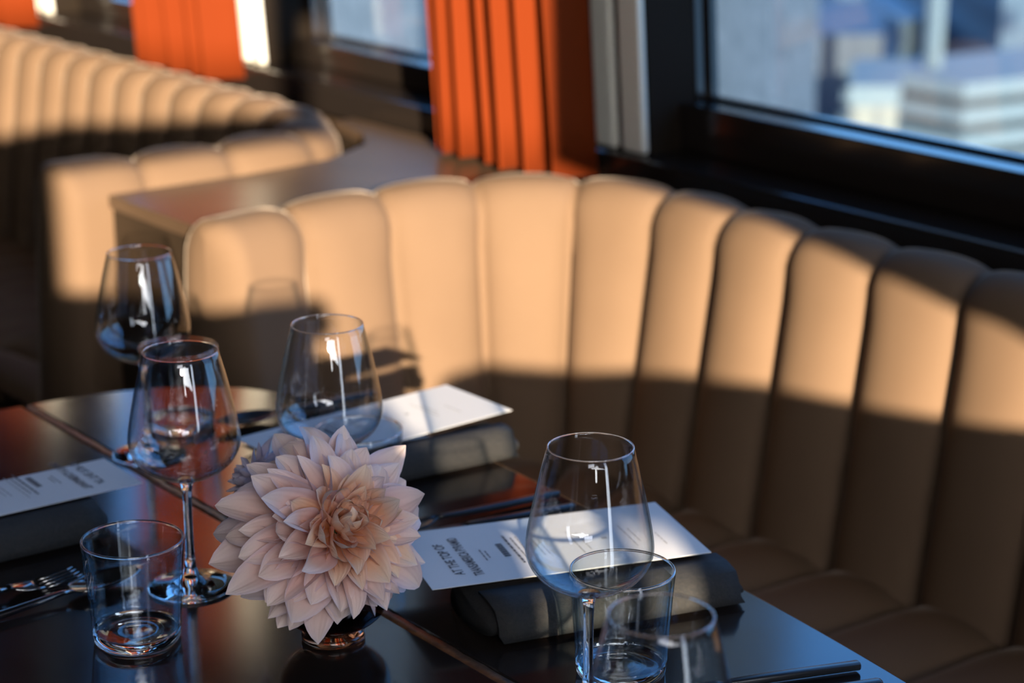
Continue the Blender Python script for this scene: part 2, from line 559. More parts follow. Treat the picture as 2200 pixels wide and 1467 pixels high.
# ------------------------------------------------------------------ banquettes
def banquette(label, B, F, side, sub, group, name='banquette', seat_sub=None):
    """B: channel boundary points (s,n) along the crest, F: matching seat-front points; side=+1 inward is left of travel"""
    root = thing(name, label, 'sofa', W(B[0][0], B[0][1], 0), group=group)
    inv = Matrix.Translation(-root.location)
    pts = smooth_curve(B, sub)
    fr = smooth_curve(F, sub)
    nP = len(pts)
    # frames
    nor = []
    for i in range(nP):
        a = pts[max(0, i - 1)]; b = pts[min(nP - 1, i + 1)]
        t = Vector((b[0] - a[0], b[1] - a[1])).normalized()
        nor.append((t, Vector((-t.y, t.x)) * side))
    # back profile (u inward, z) and outward direction of the bulge
    prof = [(0.105, 0.40), (0.098, 0.47), (0.086, 0.55), (0.074, 0.63), (0.062, 0.71), (0.053, 0.770)]
    cx, cz, rr = 0.000, 0.807, 0.052
    for k in range(1, 12):
        a = -0.1 + (PI + 0.1) * k / 11
        prof.append((cx + rr * math.cos(a), cz + rr * math.sin(a)))
    prof += [(-0.056, 0.76), (-0.060, 0.60), (-0.062, 0.30), (-0.062, 0.02)]
    pn = []
    for k in range(len(prof)):
        a = prof[max(0, k - 1)]; b = prof[min(len(prof) - 1, k + 1)]
        d = Vector((b[0] - a[0], b[1] - a[1])).normalized()
        pn.append(Vector((d.y, -d.x)))
    wt_ = []
    for (u, z), q in zip(prof, pn):
        wt_.append((1.0 if z < 0.78 else 0.65) if u > 0.02 else 0.38 if z > 0.7 else 0.22)
    rows = []

    def frac(i):
        return 0.5 if i < sub // 2 or i > nP - 1 - sub // 2 else (i % sub) / sub

    def row(i, scale_u=1.0, shift=0.0, drop=0.0, amp=1.0):
        t, nn = nor[i]
        f = frac(i)
        bulge = 0.040 * max(0.0, 1 - abs(2 * f - 1) ** 2.2) ** 0.55 - 0.022
        r = []
        for (u, z), q, w in zip(prof, pn, wt_):
            d = bulge * w * amp
            uu, zz = u + q.x * d, z + q.y * d
            uu = 0.012 + (uu - 0.012) * scale_u
            zz = zz - drop * (1 if z > 0.5 else 0)
            p = pts[i]
            r.append(W(p[0] + nn.x * uu + t.x * shift, p[1] + nn.y * uu + t.y * shift, zz))
        return r
    er = 0.032
    for k in range(6):
        a = PI / 2 * (1 - k / 6)
        rows.append(row(0, max(0.02, math.cos(a)) if k else 0.0, -er * math.sin(a), 0.02 * (1 - math.cos(a))))
    for i in range(nP):
        rows.append(row(i))
    for k in range(1, 7):
        a = PI / 2 * k / 6
        rows.append(row(nP - 1, max(0.02, math.cos(a)) if k < 6 else 0.0, er * math.sin(a), 0.02 * (1 - math.cos(a))))
    bm = bmesh.new(); grid_mesh(bm, rows)
    bmesh.ops.transform(bm, matrix=inv, verts=bm.verts[:])
    link_mesh('backrest', bm, M['velvet'], root)
    # seat
    rows = []
    for i in range(nP):
        t, nn = nor[i]
        f = (i % sub) / sub
        bulge = 0.034 * max(0.0, 1 - abs(2 * f - 1) ** 2.2) ** 0.6 - 0.010
        bx, by = pts[i][0] + nn.x * 0.075, pts[i][1] + nn.y * 0.075
        fx, fy = fr[i]
        r = []
        for q, z in ((0.0, 0.405), (0.03, 0.432), (0.08, 0.442), (0.2, 0.447), (0.4, 0.448), (0.6, 0.448), (0.8, 0.446), (0.92, 0.440), (0.98, 0.425), (1.0, 0.40)):
            r.append(W(bx + (fx - bx) * q, by + (fy - by) * q, z + bulge))
        r.append(W(fx, fy, 0.33)); r.append(W(bx + (fx - bx) * .97, by + (fy - by) * .97, 0.30))
        rows.append(r)
    bm = bmesh.new(); grid_mesh(bm, rows)
    bmesh.ops.transform(bm, matrix=inv, verts=bm.verts[:])
    link_mesh('seat', bm, M['velvet'], root)
    # plinth
    rows = []
    for i in range(0, nP):
        t, nn = nor[i]
        bx, by = pts[i][0] + nn.x * 0.05, pts[i][1] + nn.y * 0.05
        fx, fy = fr[i]
        k = 0.94
        gx, gy = bx + (fx - bx) * k, by + (fy - by) * k
        rows.append([W(bx, by, 0.0), W(bx, by, 0.36), W(gx, gy, 0.36), W(gx, gy, 0.0)])
    bm = bmesh.new(); V = grid_mesh(bm, rows)
    bm.faces.new(V[0]); bm.faces.new(V[-1])
    bmesh.ops.transform(bm, matrix=inv, verts=bm.verts[:])
    link_mesh('plinth', bm, M['dark_wood'], root, smooth=False)
    return root


Bn = [(2.318, 1.306), (2.338, 1.424), (2.350, 1.581), (2.325, 1.733), (2.236, 1.857), (2.095, 1.910), (1.952, 1.908), (1.817, 1.906),
      (1.680, 1.910), (1.537, 1.914), (1.392, 1.914), (1.247, 1.914), (1.102, 1.914), (0.957, 1.914), (0.812, 1.914), (0.667, 1.914),
      (0.522, 1.914), (0.377, 1.910), (0.236, 1.857), (0.147, 1.733), (0.122, 1.581), (0.130, 1.424), (0.140, 1.274)]
Fn = [(min(max(s, 0.60), 1.87), min(n, 1.42)) for s, n in Bn]
banquette('curved fluted beige velvet banquette wrapping the near table, sunlit on its left half', Bn, Fn, 1, 16, 'beige velvet banquettes')
Bf = [(2.775, 1.306), (2.775, 1.424), (2.778, 1.575), (2.805, 1.722), (2.905, 1.815), (3.03, 1.843)]
s = 3.03
while s < 5.2:
    s += 0.108
    Bf.append((s, 1.845))
Bf += [(5.42, 1.82), (5.50, 1.72), (5.52, 1.575), (5.52, 1.424), (5.52, 1.274)]
Ff = [(min(max(s, 3.24), 5.05), min(n, 1.38)) for s, n in Bf]
banquette('second fluted beige velvet banquette further back at the upper left, with a rounded arm', Bf, Ff, -1, 12, 'beige velvet banquettes')

# console between the two banquettes --------------------------------
root = thing('console', 'dark brown wooden console box wedged between the two beige banquettes', 'console', W(2.54, 1.6, 0))
inv = Matrix.Translation(-root.location)
OUT = [(2.424, 1.345), (2.696, 1.345), (2.700, 1.58), (2.722, 1.745), (2.79, 1.855), (2.87, 1.905), (3.00, 1.932), (3.00, 1.974), (2.29, 1.974), (2.305, 1.935), (2.355, 1.865), (2.402, 1.755), (2.424, 1.60)]


def prism_sn(bm, pts, z0, z1):
    a = [bm.verts.new(W(p[0], p[1], z0)) for p in pts]
    b = [bm.verts.new(W(p[0], p[1], z1)) for p in pts]
    bm.faces.new(a); bm.faces.new(b)
    for k in range(len(pts)):
        k2 = (k + 1) % len(pts)
        bm.faces.new((a[k], a[k2], b[k2], b[k]))
    bmesh.ops.transform(bm, matrix=inv, verts=bm.verts[:])
    return bm


bevel(link_mesh('cabinet_body', prism_sn(bmesh.new(), OUT, 0.0, 0.805), M['console_body'], root, smooth=False), 0.003)
top = [(2.422, 1.340), (2.698, 1.340)] + OUT[2:]
bevel(link_mesh('top', prism_sn(bmesh.new(), top, 0.805, 0.825), M['console_wood'], root, smooth=False), 0.003)


# ------------------------------------------------------------------ table
TZ = 0.75
troot = thing('dining_table', 'dark polished dining table with a worn brown seam in front of the banquette', 'table', W(1.3, 0.8, 0))
tinv = Matrix.Translation(-troot.location)
rim_r = [(2.074, 0.9185), (2.067, 0.97), (2.052, 1.03), (2.025, 1.085), (1.985, 1.134), (1.93, 1.168), (1.86, 1.192), (1.76, 1.210), (1.62, 1.2195), (1.44, 1.2105),
         (1.25, 1.197), (1.10, 1.182), (0.95, 1.160), (0.80, 1.128), (0.68, 1.075), (0.60, 0.99), (0.57, 0.9185)]
rim_l = [(2.074, 0.9075), (2.078, 0.83), (2.08, 0.70), (2.075, 0.62), (2.05, 0.54), (2.0, 0.47), (1.90, 0.40), (1.7, 0.35), (1.4, 0.335), (1.1, 0.34), (0.85, 0.38),
         (0.68, 0.46), (0.60, 0.60), (0.57, 0.75), (0.57, 0.9075)]


def leaf(rim, name):
    p = smooth_curve(rim, 5)
    bm = bmesh.new()
    t_ = [bm.verts.new(W(a, b, TZ)) for a, b in p]
    b_ = [bm.verts.new(W(a, b, TZ - 0.028)) for a, b in p]
    bm.faces.new(t_); bm.faces.new(list(reversed(b_)))
    n = len(p)
    for k in range(n):
        k2 = (k + 1) % n
        bm.faces.new((t_[k], b_[k], b_[k2], t_[k2]))
    bmesh.ops.transform(bm, matrix=tinv, verts=bm.verts[:])
    o = link_mesh(name, bm, M['table'], troot, smooth=False)
    bevel(o, 0.0018, 2)
    return o


leaf(rim_r, 'tabletop')
leaf(rim_l, 'tabletop')
bm = bmesh.new()
rnd = random.Random(4)
NS = 160
top_l, top_r = [], []
for k in range(NS + 1):
    s_ = 0.575 + (2.070 - 0.575) * k / NS
    top_l.append(W(s_, 0.9078 + rnd.uniform(0, .0010), TZ - 0.0003 + rnd.uniform(-.0006, .0002)))
    top_r.append(W(s_, 0.9182 - rnd.uniform(0, .0010), TZ - 0.0003 + rnd.uniform(-.0006, .0002)))
mid = [a.lerp(b, .5) + Vector((0, 0, rnd.uniform(-.0008, .0002))) for a, b in zip(top_l, top_r)]
low_l = [p - Vector((0, 0, .024)) for p in top_l]; low_r = [p - Vector((0, 0, .024)) for p in top_r]
V = grid_mesh(bm, [low_l, top_l, mid, top_r, low_r, low_l])
bmesh.ops.transform(bm, matrix=tinv, verts=bm.verts[:])
o = link_mesh('seam_strip', bm, M['raw_wood'], troot)
o['label'] = 'raw brown wood strip in the joint'
bm = bmesh.new()
lathe(bm, [(0.0, 0.03), (0.045, 0.03), (0.042, 0.3), (0.045, 0.70), (0.14, 0.722), (0, 0.722)], 32)
bmesh.ops.transform(bm, matrix=Matrix.Translation(W(1.3, 0.8, 0) - troot.location), verts=bm.verts[:])
link_mesh('pedestal', bm, M['frame'], troot)
bm = bmesh.new()
lathe(bm, [(0, 0), (0.30, 0), (0.30, 0.012), (0.06, 0.03), (0, 0.03)], 48)
link_mesh('base_plate', bm, M['frame'], troot)


# ------------------------------------------------------------------ glassware
def wine_glass(x, y, label, rot=0.0):
    root = thing('wine_glass', label, 'wine glass', (x, y, TZ), (0, 0, rot), 'stemmed wine glasses on the table')
    # foot and stem, solid crystal
    bm = bmesh.new()
    lathe(bm, [(0, 0.0006), (0.036, 0.0004), (0.0385, 0.0012), (0.0388, 0.0022), (0.037, 0.0032), (0.030, 0.0042), (0.020, 0.0056), (0.012, 0.0085),
               (0.0075, 0.0130), (0.0052, 0.020), (0, 0.020)], 72)
    link_mesh('foot', bm, M['crystal'], root)
    bm = bmesh.new()
    lathe(bm, [(0, 0.0202), (0.0051, 0.0202), (0.0042, 0.032), (0.0038, 0.055), (0.0038, 0.080), (0.0042, 0.092), (0.0056, 0.0985), (0.0085, 0.1020), (0, 0.1022)], 40)
    link_mesh('stem', bm, M['crystal'], root)
    out = smooth_curve([(0.0088, 0.1022), (0.016, 0.1046), (0.025, 0.1082), (0.034, 0.1135), (0.0415, 0.1205), (0.0466, 0.1290), (0.0487, 0.1370),
                        (0.0486, 0.1450), (0.0466, 0.1580), (0.0430, 0.1760), (0.0380, 0.1985), (0.0326, 0.2190)], 4)
    th = 0.0011
    inn = [(max(r - th, 0.001), z + (0.0010 if z < 0.125 else 0)) for r, z in out]
    prof = out + [(out[-1][0] - th * .5, out[-1][1] + .0005)] + list(reversed(inn))
    prof = [(0, 0.1024)] + prof + [(0, 0.1038)]
    bm = bmesh.new(); lathe(bm, prof, 96)
    link_mesh('bowl', bm, M['glass'], root)
    bm = bmesh.new()
    lathe(bm, [(0.0321 + 0.0006 * math.cos(a), 0.2198 + 0.0006 * math.sin(a)) for a in [2 * PI * k / 10 for k in range(10)]], 96, closed=True)
    link_mesh('rim', bm, M['crystal'], root)
    return root


wine_glass(-0.285, 1.683, 'wine glass behind the front left tumbler, overlapping another glass')
wine_glass(-0.381, 2.030, 'wine glass furthest away, standing near the rounded table end at far left')
wine_glass(-0.166, 1.766, 'wine glass behind the dahlia, in front of the sunlit banquette')
wine_glass(0.0585, 1.437, 'tall clear wine glass in front of the right white menu card')
wine_glass(0.090, 1.135, 'blurred wine glass nearest the camera at the bottom right edge')


def tumbler(x, y, label, rot=0.0):
    root = thing('tumbler', label, 'tumbler', (x, y, TZ), (0, 0, rot), 'straight water tumblers on the table')
    h, rb, rt = 0.0885, 0.0365, 0.0425
    th = 0.0022
    out = [(rb - .001, 0.0105), (rb + 0.0008, 0.014)] + [(rb + (rt - rb) * k / 10, 0.0105 + (h - 0.0105) * k / 10) for k in range(1, 11)]
    inn = [(r - th, z) for r, z in out]
    rim = [(rt - th * .15, h + .0006), (rt - th * .5, h + .0009), (rt - th * .85, h + .0006)]
    prof = out + rim + list(reversed(inn))
    bm = bmesh.new(); lathe(bm, prof, 96, closed=True)
    link_mesh('glass_wall', bm, M['tumbler'], root)
    bm = bmesh.new()
    lathe(bm, [(rt - th * .5 + 0.0011 * math.cos(a), h + .0011 + 0.0011 * math.sin(a)) for a in [2 * PI * k / 12 for k in range(12)]], 96, closed=True)
    link_mesh('rim', bm, M['crystal'], root)
    bm = bmesh.new()
    lathe(bm, [(0, 0.0015), (0.024, 0.0012), (0.031, 0.0004), (0.0345, 0.0008), (0.0360, 0.003), (0.0366, 0.0104), (0.0330, 0.0104), (0.026, 0.0086), (0.015, 0.0078),
               (0.0075, 0.0084), (0.004, 0.0078), (0, 0.0082)], 72)
    link_mesh('glass_base', bm, M['crystal'], root)
    return root


tumbler(-0.314, 1.576, 'clear tumbler at the front left beside the fork and spoon')
tumbler(-0.147, 1.853, 'clear tumbler standing just behind the dahlia, partly on the far menu card side')
tumbler(0.088, 1.512, 'clear tumbler standing behind the stem of the right wine glass')
tumbler(-0.362, 2.125, 'clear tumbler seen through the left wine glasses, nearest the rounded table end')


# ------------------------------------------------------------------ vase and flowers
VX, VY = -0.150, 1.578
vroot = thing('vase', 'small amber glass bowl vase under the dahlia', 'vase', (VX, VY, TZ))
bm = bmesh.new()
out = smooth_curve([(0.020, 0.0125), (0.032, 0.016), (0.043, 0.026), (0.0475, 0.039), (0.045, 0.052), (0.039, 0.062)], 5)
inn = [(r - .0022, z + (.0015 if z < .03 else 0)) for r, z in out]
lathe(bm, [(0, 0.0118)] + out + list(reversed(inn)) + [(0, 0.0150)], 64)
link_mesh('bowl', bm, M['amber'], vroot)
bm = bmesh.new()
lathe(bm, [(0, 0.0005), (0.024, 0.0003), (0.0268, 0.0022), (0.0268, 0.0055), (0.0245, 0.0075), (0.0205, 0.0095), (0.0195, 0.0112), (0, 0.0112)], 64)
link_mesh('foot_ring', bm, M['amber_solid'], vroot)


def petal_bm(Lp, wd, cup, curl, twist, tipsharp, rnd, ruffle=0.0):
    """petal along +X, inner face up (+Z)"""
    bm = bmesh.new()
    uvl = bm.loops.layers.uv.new('UVMap')
    NU, NVv = 14, 10
    V = []
    px, pz, ang = 0.0, 0.0, 0.0
    step = Lp / NU
    uvs = []
    k1 = rnd.uniform(-.2, .2)
    tipc = rnd.uniform(-1.0, 0.7)
    for i in range(NU + 1):
        v = i / NU
        if i:
            ang = curl * (v ** 1.5) + k1 * math.sin(v * 3) + tipc * max(0.0, v - .72) / .28
            px += step * math.cos(ang); pz += step * math.sin(ang)
        half = wd * 0.5 * 2.15 * (v + 0.04) ** 0.62 * max(0.0, 1 - v) ** 0.62 * (1 - 0.25 * max(0, v - .8) / .2)
        if i == NU:
            half = 0.0004
        row = []; ru = []
        for j in range(NVv + 1):
            x = j / NVv * 2 - 1
            cz = cup * (abs(x) ** 1.7) * half * (1 - 0.35 * v)
            rf = ruffle * half * math.sin(v * 9 + x * 2.5) * abs(x)
            groove = -0.05 * half * math.cos(x * PI * 2) * (1 if abs(x) < .8 else 0)
            y = x * half * (1 - 0.18 * cup * x * x)
            tw = twist * v
            zz = cz + rf + groove
            yy = y * math.cos(tw) - zz * math.sin(tw)
            zz = y * math.sin(tw) + zz * math.cos(tw)
            row.append(bm.verts.new((px - zz * math.sin(ang), yy, pz + zz * math.cos(ang))))
            ru.append((j / NVv, v))
        V.append(row); uvs.append(ru)
    for i in range(NU):
        for j in range(NVv):
            f = bm.faces.new((V[i][j], V[i + 1][j], V[i + 1][j + 1], V[i][j + 1]))
            for l, (a, b) in zip(f.loops, ((i, j), (i + 1, j), (i + 1, j + 1), (i, j + 1))):
                l[uvl].uv = uvs[a][b]
    return bm


def bloom(name, label, center, axis, Rad, count, inner, m_out, m_in, seed, skirt=0, stem_to=None, wscale=1.0):
    rnd = random.Random(seed)
    ax = Vector(axis).normalized()
    root = thing(name, label, 'flower', center)
    q = ax.to_track_quat('Z', 'Y').to_matrix().to_4x4()
    total = count + inner
    dn = q.inverted() @ Vector((0, 0, -1))
    phi_dn = math.atan2(dn.y, dn.x)
    core_bm = None
    for i in range(total + skirt):
        f = min(1.0, (i + 0.5) / total)
        r = f ** 0.60
        phi = i * 2.399963 + rnd.uniform(-.12, .12)
        th = R(12) + R(98) * (r ** 1.05) + R(rnd.uniform(-12, 12) * (1.7 - .7 * r))
        Lp = Rad * (0.30 + 0.68 * r ** 1.0) * rnd.uniform(0.84, 1.14)
        wd = Rad * (0.15 + 0.27 * r ** .8) * rnd.uniform(0.82, 1.25) * wscale
        cup = 0.95 - 0.40 * r + rnd.uniform(-.35, .35)
        curl = (0.95 - 1.25 * r) + rnd.uniform(-.55, .45)
        twist = rnd.uniform(-.5, .5)
        if i >= total:                             # heavy outer petals hanging over the vase
            k = i - total
            phi = phi_dn + R(-34 + 104 * (k + .5) / skirt) + rnd.uniform(-.08, .08)
            th = R(84 + 18 * (k % 2)) + R(rnd.uniform(-5, 5))
            Lp = Rad * (0.76 + 0.12 * (k % 2)) * rnd.uniform(.94, 1.06)
            wd = Rad * 0.40
            curl = rnd.uniform(-.75, -.35)
            cup = 0.3
            r = 0.72
        pd = q @ (Matrix.Rotation(phi, 4, 'Z') @ Vector((math.sin(th), 0, math.cos(th))))
        Lp *= 1 - 0.20 * abs(pd.z) ** 1.3
        bm = petal_bm(Lp, wd, cup, curl, twist, 2.2, rnd, ruffle=0.12 + .1 * rnd.random())
        base_r = Rad * (0.02 + 0.16 * r)
        drop = -Rad * 0.26 * r
        # petal +X -> direction th away from the axis, inner face towards the axis
        m = (Matrix.Rotation(phi, 4, 'Z') @ Matrix.Translation((base_r, 0, drop)) @ Matrix.Rotation(-(PI / 2 - th), 4, 'Y'))
        m = q @ m
        bmesh.ops.transform(bm, matrix=m, verts=bm.verts[:])
        low = min(v_.co.z for v_ in bm.verts) + center[2] - (TZ + 0.006)
        if low < 0:                                # a drooping petal rests clear of the table
            pv = q @ (Matrix.Rotation(phi, 4, 'Z') @ Vector((base_r, 0, drop)))
            span = max(1e-4, pv.z - min(v_.co.z for v_ in bm.verts))
            kz = max(0.3, (span + low) / span)
            for v_ in bm.verts:
                if v_.co.z < pv.z:
                    v_.co.z = pv.z + (v_.co.z - pv.z) * kz
        if i < inner:
            if core_bm is None:
                core_bm = bmesh.new(); core_bm.loops.layers.uv.new('UVMap')
            tmp = bpy.data.meshes.new('t'); bm.to_mesh(tmp); bm.free(); core_bm.from_mesh(tmp); bpy.data.meshes.remove(tmp)
        else:
            link_mesh('petal', bm, m_out if r > 0.42 else m_in, root, recalc=False)
    if core_bm:
        o = link_mesh('floret_heart', core_bm, m_in, root, recalc=False)
        o['kind'] = 'stuff'
        o['label'] = 'small peach florets at the heart of the bloom'
    # green receptacle and stem
    bm = bmesh.new()
    bmesh.ops.create_icosphere(bm, subdivisions=2, radius=Rad * 0.16)
    bmesh.ops.transform(bm, matrix=Matrix.Translation(-ax * Rad * 0.24), verts=bm.verts[:])
    link_mesh('receptacle', bm, M['stem'], root)
    if stem_to is not None:
        p0 = -ax * Rad * 0.3
        p2 = Vector(stem_to) - Vector(center)
        p1 = p0 - ax * Rad * 0.25
        pts = smooth_curve([tuple(p0), tuple(p1), tuple(p2.lerp(p1, .5)), tuple(p2)], 6)
        rows = []
        for p in pts:
            rows.append([Vector(p) + Vector((0.0028 * math.cos(a * PI / 4), 0.0028 * math.sin(a * PI / 4), 0)) for a in range(8)])
        bm = bmesh.new(); grid_mesh(bm, rows, True)
        link_mesh('stem', bm, M['stem'], root)
    return root


bloom('dahlia', 'large pale pink dahlia with a peach heart in the amber bowl vase', (-0.136, 1.536, 0.868), (0.48, -0.74, 0.46), 0.0945, 88, 46,
      M['petal'], M['petal_in'], 12, skirt=9, stem_to=(VX, VY, TZ + 0.020))
bloom('dahlia', 'smaller lavender dahlia peeping out behind the left of the large pink bloom', (-0.224, 1.648, 0.864), (-0.85, -0.25, 0.45), 0.043, 56, 16,
      M['petal_lav'], M['petal_lav'], 21, stem_to=(VX - .012, VY + .012, TZ + 0.022), wscale=0.8)


# ------------------------------------------------------------------ menu cards
def frame_from(p0, pu, pv):
    """matrix with origin p0, X towards pu, Y towards pv (made perpendicular)"""
    o = Vector(p0); x = (Vector(pu) - o).normalized(); y = Vector(pv) - o
    y = (y - x * y.dot(x)).normalized()
    z = x.cross(y)
    if z.z < 0:
        z = -z
    m = Matrix.Identity(4)
    for i in range(3):
        m[i][0], m[i][1], m[i][2], m[i][3] = x[i], y[i], z[i], o[i]
    return m


def text_part(body, root, m, x, y, size, sx, material):
    """text reading along +Y of the card frame reversed, i.e. down the short side"""
    cu = bpy.data.curves.new('printed_text', 'FONT')
    cu.body = body
    cu.size = size
    cu.offset = size * 0.018
    tmp = bpy.data.objects.new('printed_text', cu)
    me = bpy.data.meshes.new_from_object(tmp)
    bpy.data.objects.remove(tmp); bpy.data.curves.remove(cu)
    me.materials.append(material)
    o = bpy.data.objects.new('printed_text', me)
    C.objects.link(o)
    o.parent = root
    o.location = (x, y, 0.0008)
    o.rotation_euler = (0, 0, PI / 2)
    o.scale = (sx, 1, 1)
    return o


def card(label, p0, pu, pv, LL, WW, bend=0.0, top_at_origin=True):
    """card: p0 is its near corner at the title end, X along the long side, Y along the short side"""
    m = frame_from(p0, pu, pv)
    root = thing('menu_card', label, 'menu', group='white menu cards on the table')
    root.matrix_world = m
    bm = bmesh.new()
    rows = []
    NX = 16
    zt = lambda x: bend * math.sin(PI * x / LL)
    for t in (0.0, 0.0005):
        rows.append([[(LL * i / NX, WW * j / 4, zt(LL * i / NX) + t) for j in range(5)] for i in range(NX + 1)])
    Va = grid_mesh(bm, rows[0]); Vb = grid_mesh(bm, rows[1])
    ring = lambda V: [v for v in V[0]] + [r[-1] for r in V[1:]] + list(reversed(V[-1][:-1])) + [r[0] for r in reversed(V[1:-1])]
    ra, rb = ring(Va), ring(Vb)
    for k in range(len(ra)):
        k2 = (k + 1) % len(ra)
        bm.faces.new((ra[k], ra[k2], rb[k2], rb[k]))
    o = link_mesh('sheet', bm, M['card'], root, smooth=False)
    # title
    text_part('AT THE TOP OF', root, m, 0.036, 0.022, 0.0125, 0.80, M['ink'])
    text_part('TRANSAMERICA PYRAMID', root, m, 0.052, 0.016, 0.0125, 0.60, M['ink'])
    rnd = random.Random(9)
    # lines too small to read: broken dashes
    lines = [(0.063, 0.045, 0.070, .0012), (0.067, 0.050, 0.066, .0012), (0.081, 0.048, 0.078, .0058), (0.092, 0.030, 0.095, .0022), (0.098, 0.036, 0.088, .0012),
             (0.103, 0.026, 0.090, .0012), (0.115, 0.040, 0.080, .0014), (0.120, 0.042, 0.078, .0012), (0.150, 0.034, 0.086, .0012), (0.158, 0.040, 0.080, .0012),
             (0.176, 0.059, 0.064, .0050), (0.200, 0.034, 0.086, .0012), (0.206, 0.044, 0.076, .0012), (0.226, 0.030, 0.060, .0012)]
    bm = bmesh.new(); bm2 = bmesh.new()
    for (x, y0, y1, h) in lines:
        y = y0
        while y < y1:
            w = rnd.uniform(.003, .010) if h < .004 else 0.0036
            b_ = bm if x < 0.10 else bm2
            ye = min(y + w, y1)
            vs = [b_.verts.new((a, b, zt(a) + 0.0008)) for a, b in ((x, y), (x, ye), (x + h, ye), (x + h, y))]
            b_.faces.new(vs)
            y = ye + (0.0012 if h < .004 else 0.0009)
    link_mesh('printed_lines', bm, M['ink'], root, smooth=False)
    link_mesh('printed_lines', bm2, M['ink_pale'], root, smooth=False)
    return root


card('white menu card lying behind the right wine glass, its right half in sun', (-0.067, 1.592, 0.787), (0.175, 1.674, 0.787), (-0.113, 1.713, 0.787), 0.256, 0.129)
card('white menu card furthest back, jutting over the table edge towards the banquette', (-0.210, 1.889, 0.787), (-0.001, 2.061, 0.789), (-0.267, 1.965, 0.787), 0.272, 0.114)
card('white menu card in blue shade at the left edge, title towards the glasses', (-0.355, 1.847, 0.787), (-0.472, 1.762, 0.787), (-0.400, 1.916, 0.787), 0.262, 0.086)


# ------------------------------------------------------------------ napkins
def napkin(label, x, y, rz, LL, WW, H, seed):
    """folded napkin: layered roll lying along local X, origin at the middle of its base"""
    rnd = random.Random(seed)
    root = thing('napkin', label, 'napkin', (x, y, TZ + 0.0005), (0, 0, rz), 'charcoal napkins under the menu cards')
    rows = []
    n = 30
    for i in range(n + 1):
        v = i / n
        e_ = min(1.0, min(v, 1 - v) * 14) ** 0.5
        hh = H * (0.93 + 0.07 * math.sin(v * 5 + seed)) * (0.80 + 0.20 * e_)
        ww = WW * (0.97 + 0.03 * math.sin(v * 4 + 1 + seed)) * (0.96 + 0.04 * e_)
        r = []
        m_ = 40
        for k in range(m_):
            a = 2 * PI * k / m_
            ca, sa = math.cos(a), math.sin(a)
            yy = ww / 2 * math.copysign(abs(ca) ** 0.80, ca)
            zz = hh / 2 * math.copysign(abs(sa) ** 0.95, sa) + hh / 2
            # soft creases on the outer layer
            zz += 0.0012 * math.sin(v * 11 + yy * 90 + seed) * max(0, sa)
            r.append((LL * (v - .5) + 0.004 * math.sin(a * 2 + seed) * (1 - e_), yy, max(0.0, zz)))
        rows.append(r)
    bm = bmesh.new(); V = grid_mesh(bm, rows, True)
    bm.faces.new(V[0]); bm.faces.new(list(reversed(V[-1])))
    link_mesh('folded_body', bm, M['napkin'], root)
    # the loose outer fold on the near side
    rows = []
    for i in range(13):
        v = i / 12
        xx = LL * (v * 0.96 - .48)
        lift = 0.003 + 0.004 * math.sin(v * 6 + seed)
        rows.append([(xx, -WW * .10, H + 0.0012), (xx, -WW * .30, H + 0.002), (xx, -WW * .46, H * .90 + lift * .4), (xx, -WW * .535, H * .62), (xx, -WW * .55, H * .35), (xx + .004, -WW * .56, H * .12)])
    bm = bmesh.new(); grid_mesh(bm, rows)
    o = link_mesh('fold_flap', bm, M['napkin'], root)
    so = o.modifiers.new('thick', 'SOLIDIFY'); so.thickness = 0.0022; so.offset = 0
    return root


napkin('charcoal napkin folded under the right menu card, beside the right tumbler', 0.072, 1.652, math.atan2(0.082, 0.242) + 0.06, 0.235, 0.105, 0.030, 1)
napkin('rolled charcoal napkin under the far menu card, one end in sun', -0.098, 1.990, math.atan2(0.172, 0.209) - 0.12, 0.205, 0.062, 0.031, 2)
napkin('dark napkin in shade under the left menu card', -0.487, 1.770, math.atan2(0.085, 0.117), 0.205, 0.078, 0.031, 3)


# ------------------------------------------------------------------ cutlery
def bar_mesh(secs):
    """secs: list of (x, half width, zmid, half thickness)"""
    bm = bmesh.new()
    rows = []
    for x, w, z, h in secs:
        rows.append([(x, w * math.copysign(abs(math.cos(a)) ** 0.6, math.cos(a)), z + h * math.copysign(abs(math.sin(a)) ** 0.6, math.sin(a)))
                     for a in [2 * PI * (k + .5) / 12 for k in range(12)]])
    V = grid_mesh(bm, rows, True)
    bm.faces.new(V[0]); bm.faces.new(list(reversed(V[-1])))
    return bm


